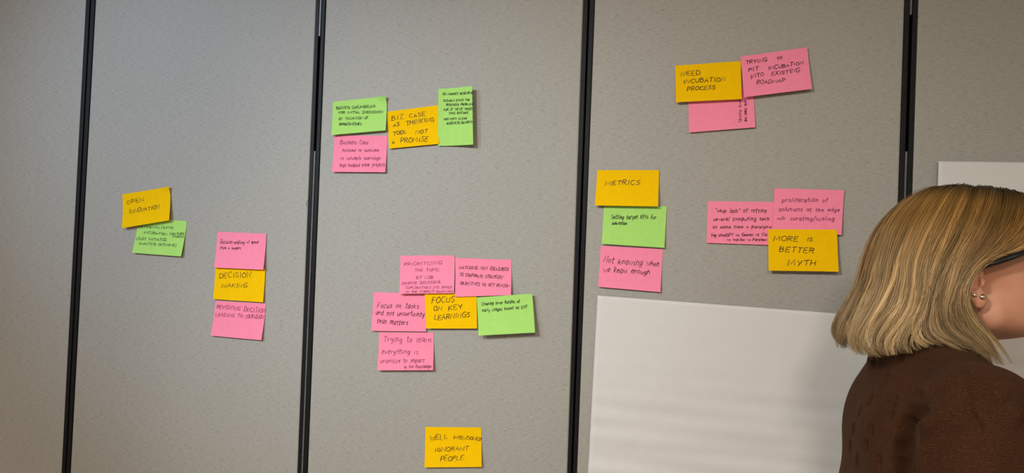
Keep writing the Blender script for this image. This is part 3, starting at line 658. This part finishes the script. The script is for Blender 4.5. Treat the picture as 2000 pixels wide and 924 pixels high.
# neck and trunk
f.cone((1.765, YC, 1.465), (1.733, YC, 1.375), .054, .058, .03)
f.cone((1.740, YC, 1.375), (1.748, YC-.13, 1.335), .044, .038, .03); f.cone((1.740, YC, 1.375), (1.760, YC+.13, 1.330), .044, .038, .03)
f.ell((1.752, YC, 1.22), (.082, .140, .18), .04)
f.ell((1.750, YC, 1.02), (.085, .120, .18), .05); f.ell((1.745, YC, .90), (.095, .150, .12), .05)
for i, s in enumerate((-1, 1)):
    f.cone(SHO[i], ELB[i], .047, .037, .025); f.cone(ELB[i], WRI[i], .037, .025, .015)
    # hand: palm, four fingers and a thumb, loosely curled
    d = arm_axes(i); side = np.array([0, -s, 0]) - d*(np.array([0, -s, 0])@d); side /= np.linalg.norm(side)   # toward the thumb/midline
    dn = np.cross(d, side); dn = dn if dn[2] < 0 else -dn
    W = np.array(WRI[i]); tilt = d
    pal = W+d*.075
    for q in (-.024, -.008, .008, .024): f.cone(W+d*.012+side*q*.6, pal+side*q, .012, .0105, .012)
    for q, ln in ((.025, .066), (.0085, .074), (-.0085, .069), (-.0245, .054)):
        p0 = pal+side*q; p1 = p0+(d*.9+dn*.35)*ln*.45; p2 = p1+(d*.55+dn*.8)*ln*.30; p3 = p2+(d*.1+dn*.95)*ln*.25
        f.cone(p0, p1, .0088, .0082, .003); f.cone(p1, p2, .0082, .0074, .003); f.cone(p2, p3, .0074, .0066, .003)
    t0 = W+d*.022+side*.020; t1 = t0+(d*.55+side*.65+dn*.35)*.042; t2 = t1+(d*.85+side*.1+dn*.4)*.030; t3 = t2+(d*.8+dn*.5)*.024
    f.cone(t0, t1, .0135, .0105, .008); f.cone(t1, t2, .0102, .009, .003); f.cone(t2, t3, .009, .0075, .003)
    # legs
    H_, K_, A_ = (1.745, YC+s*.085, .87), (1.755, YC+s*.095, .47), (1.735, YC+s*.10, .09)
    f.cone(H_, K_, .085, .055, .04); f.cone(K_, (1.738, YC+s*.098, .33), .054, .054, .02); f.cone((1.738, YC+s*.098, .33), A_, .054, .036, .02)
    f.cone(A_, (1.72, YC+s*.10, .045), .036, .034, .02); f.cone((1.725, YC+s*.10, .045), (1.88, YC+s*.115, .038), .034, .024, .02)
P, Q = f.mesh(); P = relax(P, Q, 2, .4)
# ears, modelled finer, part of the same skin
def ear(s):
    e = Field((EX-.045, YC-.022, EZ-.05), (EX+.045, YC+.022, EZ+.05), .0011)
    c = lambda x, y, z: pp(x, y, z)
    e.F[:] = .02
    rim = [(.010, .000, .004), (.013, -.001, .016), (.008, -.005, .028), (-.004, -.009, .034), (-.016, -.012, .030), (-.023, -.013, .018), (-.024, -.012, .004), (-.019, -.009, -.010), (-.011, -.005, -.020)]
    rc = catmull(rim, 4)
    for a_, b_ in zip(rc[:-1], rc[1:]): e.cone(c(*a_), c(*b_), .0034, .0034, .002)
    e.ell(c(-.006, -.001, .006), (.018, .0028, .028), .004, rot=[[1, .3, 0], [-.3, 1, 0], [0, 0, 1]])
    anti = catmull([(-.012, -.009, .024), (-.015, -.010, .010), (-.013, -.008, -.004), (-.006, -.005, -.012), (.002, -.003, -.012)], 4)
    for a_, b_ in zip(anti[:-1], anti[1:]): e.cone(c(*a_), c(*b_), .0038, .0036, .003)
    e.ell(c(.008, -.004, -.002), (.0045, .0045, .0068), .003)                         # tragus
    e.ell(c(-.001, -.003, -.023), (.0095, .0048, .0115), .005)                        # lobe
    e.ell(c(-.0015, -.008, .001), (.0078, .0098, .0095), .003, sub=True)               # concha
    e.ell(c(-.004, .004, .0), (.010, .008, .022), .004)
    p, q = e.mesh(); p = relax(p, q, 1, .4)
    p[:, 1] += -.0785; p[:, 0] += -.006; p[:, 2] += .005
    if s > 0:
        p[:, 1] = 2*YC-p[:, 1]; q = q[:, ::-1]
    return p, q
for s in (-1, 1):
    p, q = ear(s); Q = np.vstack([Q, q+len(P)]); P = np.vstack([P, p])
person = link_mesh('person', P, Q, M_SKIN, origin=BASE)
tag(person, 'blonde person in a brown knit sweater and black glasses, seen from behind in profile', 'person')

# ---- eyes and brows
def uvball(c, r, m, name, seg=20, sc=(1, 1, 1)):
    bm = bmesh.new(); bmesh.ops.create_uvsphere(bm, u_segments=seg, v_segments=seg//2+2, radius=1)
    V = [np.array(c)+np.array(v.co)*r*np.array(sc) for v in bm.verts]; F = [[v.index for v in fc.verts] for fc in bm.faces]; bm.free()
    return link_mesh(name, np.array(V)-BASE, F, m, person)
for s in (-1, 1):
    uvball(pp(.0835, s*.031, .012), .0115, M_EYE, 'eye'); uvball(pp(.0925, s*.031, .012), .0048, M_IRIS, 'iris', 16, (.7, 1, 1))
    br = catmull([pp(.098, s*.014, .036), pp(.094, s*.030, .043), pp(.079, s*.048, .037)], 8)
    V, F = tube(br, np.linspace(.0026, .0012, len(br)), 8); link_mesh('eyebrow', np.array(V)-BASE, F, M_BROW, person)

# ---- sweater
def smooth_arm(g, i, rs, re, rw, k):
    g.cone(SHO[i], ELB[i], rs, re, k); g.cone(ELB[i], WRI[i], re, rw, .02)
g = Field((1.56, YC-.36, .78), (2.06, YC+.33, 1.46), .0027)
g.ell((1.752, YC, 1.235), (.103, .165, .19), .04)
g.ell((1.724, YC-.06, 1.275), (.072, .090, .095), .04); g.ell((1.728, YC+.06, 1.275), (.072, .090, .095), .04)
g.ell((1.800, YC-.06, 1.24), (.062, .080, .075), .04); g.ell((1.800, YC+.06, 1.24), (.062, .080, .075), .04)
g.cone((1.745, YC, 1.10), (1.745, YC, .84), .13, .125, .06, sc=(1.0, .78, 1))
for i, s in enumerate((-1, 1)):
    g.cone((1.738, YC, 1.380), (SHO[i][0]-.004, YC+s*.145, 1.345), .060, .052, .03)
    g.cone((1.782, YC+s*.05, 1.325), (1.765, YC+s*.15, 1.325), .042, .050, .03)
    smooth_arm(g, i, .070, .066, .047, .012)
g.cone((1.742, YC, 1.385), (1.750, YC, 1.412), .066, .066, .015)                        # collar
g.cut((1.748, YC, 1.418), (.18, 0, 1)); g.cut((0, 0, .80), (0, 0, -1))
for i in (0, 1): pass
P, Q = g.mesh(); P = relax(P, Q, 2, .4)
N = vnormals(P, Q)
# openings: collar, hem and cuffs run inward so the garment has a visible inside edge
def press(P, N, c, r, depth):
    """dimple (depth<0 raises a bobble) at the surface point nearest c"""
    dd = ((P-c)**2).sum(1); j = dd.argmin(); d2 = ((P-P[j])**2).sum(1); wgt = np.exp(-d2/(2*r*r)); return P-N[j]*(depth*wgt)[:, None]
def on_sweater(px, py):
    """first sweater point along the sight line of a measured photo point"""
    d = _F+_R*(px-1000)/FPX+_U*(462-py)/FPX; d = d/np.linalg.norm(d)
    v = P-CAM; t = v@d; r2 = (v*v).sum(1)-t*t; ok = r2 < .004**2
    return P[ok][t[ok].argmin()] if ok.any() else None
BOBBLES = [(1800, 758, .0055, -.008), (1808, 829, .006, -.009), (1990, 806, .0065, -.009)]
HOLES = [(1700, 707), (1722, 741), (1692, 781), (1673, 803), (1694, 841), (1661, 838), (1685, 874), (1668, 898), (1730, 809), (1748, 876), (1795, 768), (1768, 826), (1655, 872), (1710, 905), (1740, 780)]
pts = [(on_sweater(x, y), r, d) for x, y, r, d in BOBBLES]
hp = [on_sweater(x, y) for x, y in HOLES]
for q, r, d in pts:
    if q is not None: P = press(P, N, q, r, d)
for q in hp:
    if q is not None:
        for dz in (-.004, 0, .004): P = press(P, N, q+np.array([0, 0, dz]), .0031, .0050)
# the deep fold behind the near arm, with soft folds beside it
def fold(path, r, depth):
    global P
    for x, y in catmull(path, 7):
        q = on_sweater(x, y)
        if q is not None: P = press(P, N, q, r, depth)
fold([(1803, 806), (1786, 812), (1777, 842), (1769, 875), (1764, 905), (1762, 940)], .0062, .0046)
fold([(1830, 800), (1808, 838), (1796, 880), (1790, 930)], .010, -.0016)
fold([(1782, 770), (1764, 800), (1754, 840), (1748, 890), (1745, 935)], .007, -.0018)
# raised ribs at the front of the yoke, and the sleeve seam
for (x0, y0, x1, y1) in ((1878, 716, 1970, 752), (1882, 732, 1978, 772), (1890, 749, 1985, 792)):
    for t in np.linspace(0, 1, 22):
        q = on_sweater(x0+(x1-x0)*t, y0+(y1-y0)*t)
        if q is not None: P = press(P, N, q, .0024, -.0014)
for a_, b_ in (((1880, 722), (1890, 800)), ((1890, 800), (1912, 840))):
    for t in np.linspace(0, 1, 20):
        q = on_sweater(a_[0]+(b_[0]-a_[0])*t, a_[1]+(b_[1]-a_[1])*t)
        if q is not None: P = press(P, N, q, .0026, .0018)
sw = link_mesh('sweater', P-BASE, Q, M_KNIT, person)
sw['label'] = 'brown knit sweater with small bobbles'

# ---- trousers and shoes (below the photograph's edge)
g = Field((1.55, YC-.25, .05), (1.95, YC+.25, .88), .005)
g.cone((1.742, YC, .86), (1.742, YC, .80), .105, .108, .05, sc=(1, .7, 1))
for s in (-1, 1):
    g.cone((1.745, YC+s*.085, .84), (1.755, YC+s*.095, .47), .098, .070, .03); g.cone((1.755, YC+s*.095, .47), (1.738, YC+s*.10, .10), .070, .056, .03)
g.cut((0, 0, .095), (0, 0, -1)); g.cut((0, 0, .865), (0, 0, 1))
P, Q = g.mesh(); link_mesh('trousers', relax(P, Q, 2, .4)-BASE, Q, M_DENIM, person)
for s in (-1, 1):
    g = Field((1.62, YC+s*.11-.075, -.01), (1.98, YC+s*.11+.075, .14), .004)
    g.cone((1.725, YC+s*.10, .050), (1.875, YC+s*.115, .040), .046, .042, .02); g.cone((1.735, YC+s*.10, .06), (1.733, YC+s*.10, .095), .046, .045, .02)
    g.cone((1.875, YC+s*.115, .036), (1.915, YC+s*.117, .030), .040, .032, .02)
    g.cut((0, 0, .001), (0, 0, -1)); g.cut((0, 0, .105), (0, 0, 1))
    P, Q = g.mesh(); link_mesh('shoe', relax(P, Q, 2, .4)-BASE, Q, M_SHOE, person)

# ---- glasses and ear studs
gl = bpy.data.objects.new('eyeglasses', None); C.objects.link(gl); gl.parent = person; gl.location = (0, 0, 0)
GZ, GX = .0165, .113
def rimcurve(s, k=28):
    return [np.array(pp(GX-.012*max(0, math.cos(a_)), s*(.033+.026*math.cos(a_)), GZ+.020*math.sin(a_)*(1 if math.sin(a_) > 0 else 1.1))) for a_ in np.linspace(0, 2*PI, k+1)]
for s in (-1, 1):
    V, F = tube(rimcurve(s), .0021, 8); link_mesh('rim', np.array(V)-BASE, F, M_GLASSES, gl)
    L_ = rimcurve(s)[:-1]; ctr = np.mean(L_, 0); V = [ctr]+L_; F = [(0, 1+i, 1+(i+1) % len(L_)) for i in range(len(L_))]
    link_mesh('lens', np.array(V)-BASE, F, M_PANE, gl)
    tp = catmull([pp(*q) for q in ((GX-.012, s*.060, GZ+.010), (GX-.022, s*.074, GZ+.014), (.05, s*.0900, GZ+.011), (.01, s*.0905, GZ+.009), (-.012, s*.0845, GZ+.006), (-.026, s*.081, GZ-.020))], 6)
    V, F = tube(tp, .0040, 8); link_mesh('temple', np.array(V)-BASE, F, M_GLASSES, gl)
br = catmull([pp(GX, -.007, GZ+.006), pp(GX+.003, 0, GZ+.009), pp(GX, .007, GZ+.006)], 5); V, F = tube(br, .002, 8); link_mesh('bridge', np.array(V)-BASE, F, M_GLASSES, gl)
for dx, dz, r in ((-.0105, -.0080, .0036), (-.0020, -.0130, .0042)):
    uvball(pp(dx, -.0855, dz), r, M_STUD, 'ear_stud', 18)
for dx, dz, r in ((-.009, -.014, .004),):
    uvball(pp(dx, .0865, dz), r, M_STUD, 'ear_stud', 18)

# ---- hair: guide locks laid over the head, strands spread between them
GUIDES = [  # (photo x, photo y, depth from the middle plane) from the parting down to the tip, front to back
 [(2035, 384, -.004), (2058, 415, -.045), (2045, 455, -.074), (1992, 492, -.083), (1938, 506, -.089), (1900, 530, -.091), (1887, 572, -.090), (1904, 620, -.085), (1938, 665, -.082), (1970, 712, -.086)],
 [(1985, 368, -.004), (1998, 398, -.042), (1986, 442, -.074), (1944, 488, -.088), (1900, 526, -.094), (1874, 578, -.094), (1882, 626, -.089), (1914, 668, -.088), (1948, 706, -.092)],
 [(1945, 361, -.004), (1944, 393, -.044), (1926, 443, -.078), (1890, 500, -.093), (1864, 555, -.097), (1850, 604, -.095), (1862, 642, -.094), (1890, 668, -.097), (1920, 690, -.100)],
 [(1908, 357, -.004), (1898, 392, -.045), (1876, 443, -.078), (1850, 503, -.093), (1832, 556, -.097), (1815, 606, -.096), (1806, 640, -.097), (1820, 664, -.100), (1850, 674, -.103)],
 [(1880, 357, -.004), (1858, 390, -.043), (1828, 443, -.075), (1804, 508, -.088), (1798, 556, -.092), (1788, 604, -.092), (1766, 645, -.094), (1752, 672, -.097), (1758, 692, -.099)],
 [(1862, 359, -.002), (1826, 389, -.037), (1790, 443, -.064), (1768, 508, -.076), (1762, 550, -.080), (1744, 598, -.084), (1716, 640, -.086), (1706, 670, -.090), (1724, 694, -.092)],
 [(1852, 361, 0), (1802, 387, -.026), (1758, 440, -.046), (1735, 508, -.056), (1724, 556, -.060), (1702, 604, -.064), (1682, 644, -.067), (1680, 674, -.070), (1702, 694, -.074)],
 [(1848, 362, 0), (1788, 389, -.010), (1743, 440, -.020), (1719, 508, -.026), (1706, 556, -.028), (1686, 604, -.030), (1667, 642, -.032), (1662, 668, -.034), (1672, 690, -.040)],
 [(1848, 363, .002), (1786, 390, .006), (1740, 441, .008), (1717, 508, .010), (1704, 556, .010), (1685, 604, .010), (1668, 640, .010), (1664, 668, .010), (1676, 690, .008)],
]
NS = 40
def resample(P, n):
    P = catmull(P, 10); L_ = np.r_[0, np.cumsum(np.linalg.norm(np.diff(P, axis=0), axis=1))]
    t = np.linspace(0, L_[-1], n); return np.stack([np.interp(t, L_, P[:, i]) for i in range(3)], 1)
near = [resample([at(x, y, YC+d) for x, y, d in gd], NS) for gd in GUIDES]
far = []
for gd in near[:-1][::-1]:
    q = gd.copy(); q[:, 1] = 2*YC-q[:, 1]; far.append(q)
G = np.array(near+far)                                # (17, NS, 3)
NG = len(G)
def guide_at(u):
    """(n, NS, 3) guides interpolated at positions u (Catmull-Rom across the locks)"""
    i = np.clip(np.floor(u).astype(int), 0, NG-2); t = (u-i)[:, None, None]
    g0, g1, g2, g3 = G[np.maximum(i-1, 0)], G[i], G[i+1], G[np.minimum(i+2, NG-1)]
    return .5*(2*g1+(g2-g0)*t+(2*g0-5*g1+4*g2-g3)*t*t+(3*g1-g0-3*g2+g3)*t**3)
AXIS = lambda Z: np.stack([np.interp(Z, [1.36, 1.45, 1.53, 1.65], [1.745, 1.765, 1.785, 1.79]), np.full_like(Z, YC), np.minimum(Z-.02, 1.56)], -1)
def inward(Pn):
    d = AXIS(Pn[..., 2])-Pn; return d/(np.linalg.norm(d, axis=-1, keepdims=True)+1e-9)
def m_hair():
    m = mat('blonde_hair', (0.3, 0.2, 0.09), 0.38, 0.35); n, l, b = nodes(m)
    a = n.new('ShaderNodeAttribute'); a.attribute_name = 'tone'; l.new(a.outputs['Color'], b.inputs['Base Color'])
    return m
M_HAIR = m_hair()
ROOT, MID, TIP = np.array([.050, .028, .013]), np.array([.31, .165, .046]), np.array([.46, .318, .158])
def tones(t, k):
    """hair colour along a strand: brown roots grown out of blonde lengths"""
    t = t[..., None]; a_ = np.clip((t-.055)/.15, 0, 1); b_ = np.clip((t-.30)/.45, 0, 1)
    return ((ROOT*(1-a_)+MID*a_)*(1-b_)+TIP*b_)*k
def add_tone(o, col):
    at_ = o.data.color_attributes.new('tone', 'FLOAT_COLOR', 'POINT')
    at_.data.foreach_set('color', np.c_[col, np.ones(len(col))].astype(np.float32).ravel())
# under-layer: a closed cap following the locks, a little inside them
nu = 120; U_ = np.linspace(0, NG-1, nu); A = guide_at(U_); A = A+inward(A)*(.007+.004*np.linspace(0, 1, NS))[None, :, None]
A = A[:, :NS-6]
ns = A.shape[1]; V = A.reshape(-1, 3); F = []
for i in range(nu-1):
    for j in range(ns-1): F.append((i*ns+j, i*ns+j+1, (i+1)*ns+j+1, (i+1)*ns+j))
V2 = (A+inward(A)*.004).reshape(-1, 3); n0 = len(V); F2 = [tuple(n0+k for k in fc[::-1]) for fc in F]
rimF = []
for i in range(nu-1): rimF += [(i*ns+ns-1, (i+1)*ns+ns-1, n0+(i+1)*ns+ns-1, n0+i*ns+ns-1)[::-1], ((i+1)*ns, i*ns, n0+i*ns, n0+(i+1)*ns)[::-1]]
for j in range(ns-1): rimF += [(j, j+1, n0+j+1, n0+j)[::-1], ((nu-1)*ns+j+1, (nu-1)*ns+j, n0+(nu-1)*ns+j, n0+(nu-1)*ns+j+1)[::-1]]
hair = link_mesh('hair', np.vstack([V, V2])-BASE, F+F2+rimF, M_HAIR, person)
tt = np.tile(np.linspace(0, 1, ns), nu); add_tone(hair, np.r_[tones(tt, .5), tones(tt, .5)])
hair['label'] = 'blonde shoulder-length hair with brown roots'
# strands gathered into wavy locks
NL, NP_ = 520, 30
def strands(NL, PER, seed, span, rad):
    r = np.random.default_rng(seed); Vs = []; Fs = []; Cs = []
    ul = r.uniform(span[0], span[1], NL)
    for L_ in range(NL):
        uu = ul[L_]; k0 = r.uniform(.58, 1.22)*(1.5 if r.random() < .22 else 1)
        spread = r.uniform(.04, .13); dep = r.uniform(-.0035, .0075)
        amp = r.uniform(.002, .0070); ph = uu*1.1+r.normal(0, .9); fr = r.uniform(1.3, 2.0); end = r.uniform(.84, 1.10)
        us = np.clip(uu+r.normal(0, spread, PER), 0, NG-1.001); A = guide_at(us); Cn = guide_at(np.array([uu]))[0]
        t = np.linspace(0, 1, NP_)
        st = np.where(r.random(PER) < .25, r.uniform(0, .22, PER), 0.0)
        en = np.minimum(end*(1-.17*r.random(PER)**1.5), 1.0)
        tq = st[:, None]+(en-st)[:, None]*t[None, :]
        fx = tq*(NS-1); i0 = np.clip(fx.astype(int), 0, NS-2); fr_ = (fx-i0)[..., None]
        rows = np.arange(PER)[:, None]
        S = A[rows, i0]*(1-fr_)+A[rows, i0+1]*fr_
        Cc = Cn[i0]*(1-fr_)+Cn[i0+1]*fr_
        pull = (np.clip((tq-.25)/.75, 0, 1)**1.0*.93)[..., None]
        S = S*(1-pull)+Cc*pull
        inn = inward(S); T = np.gradient(S, axis=1); T /= np.linalg.norm(T, axis=-1, keepdims=True)+1e-9
        lat = np.cross(T, inn)
        grow = np.clip((tq-.15)/.85, 0, 1)
        wv = amp*np.sin(ph+fr*6.28*tq+r.normal(0, .25, (PER, 1)))*grow
        S = S+inn*(.0080*np.exp(-(tq/.055)**2))[..., None]
        S = S+lat*wv[..., None]+inn*((dep*np.ones(PER)+r.normal(0, .0016, PER))[:, None]-amp*.5*np.sin(ph*1.7+fr*6.28*tq)*grow)[..., None]
        S = S+lat*(r.normal(0, .0011, PER)[:, None]*(1-.3*tq))[..., None]
        fly = r.random(PER) < .04
        S[fly] += (r.normal(0, .006, (fly.sum(), 1, 3))*(tq[fly]**2)[..., None])
        rr = rad*r.uniform(.7, 1.25, PER)[:, None]*np.clip(1.15-tq*.5, .3, 1)*np.clip((1-t)[None, :]*8, .15, 1)
        n3 = 3; ang = np.arange(n3)*2*PI/n3
        ring = S[:, :, None, :]+rr[:, :, None, None]*(np.cos(ang)[None, None, :, None]*lat[:, :, None, :]+np.sin(ang)[None, None, :, None]*inn[:, :, None, :])
        b0 = sum(len(v) for v in Vs) if False else None
        Vs.append(ring.reshape(-1, 3)); kk = k0*r.uniform(.88, 1.12, PER)
        Cs.append(np.repeat(tones(tq, kk[:, None, None]), n3, axis=1).reshape(-1, 3))
    V = np.vstack(Vs); Cc = np.vstack(Cs); ntot = NL*PER
    base = (np.arange(ntot)*NP_*3)[:, None, None]; j = (np.arange(NP_-1)*3)[None, :, None]; k = np.arange(3)[None, None, :]; k2 = (k+1) % 3
    F = np.stack([base+j+k, base+j+k2, base+j+3+k2, base+j+3+k], -1).reshape(-1, 4)
    return V, F, Cc
def fast_mesh(name, V, F, m, parent):
    me = bpy.data.meshes.new(name); me.vertices.add(len(V)); me.vertices.foreach_set('co', V.astype(np.float32).ravel())
    me.loops.add(F.size); me.loops.foreach_set('vertex_index', F.astype(np.int32).ravel())
    me.polygons.add(len(F)); me.polygons.foreach_set('loop_start', (np.arange(len(F))*4).astype(np.int32)); me.polygons.foreach_set('loop_total', np.full(len(F), 4, np.int32))
    me.polygons.foreach_set('use_smooth', np.ones(len(F), bool)); me.materials.append(m); me.update(calc_edges=True); me.validate()
    o = bpy.data.objects.new(name, me); C.objects.link(o); o.parent = parent; return o
V, F, Cc = strands(NL, 36, 11, (0, NG-1.01), .00047)
hs = fast_mesh('hair_strands', V-BASE, F, M_HAIR, hair); add_tone(hs, Cc)
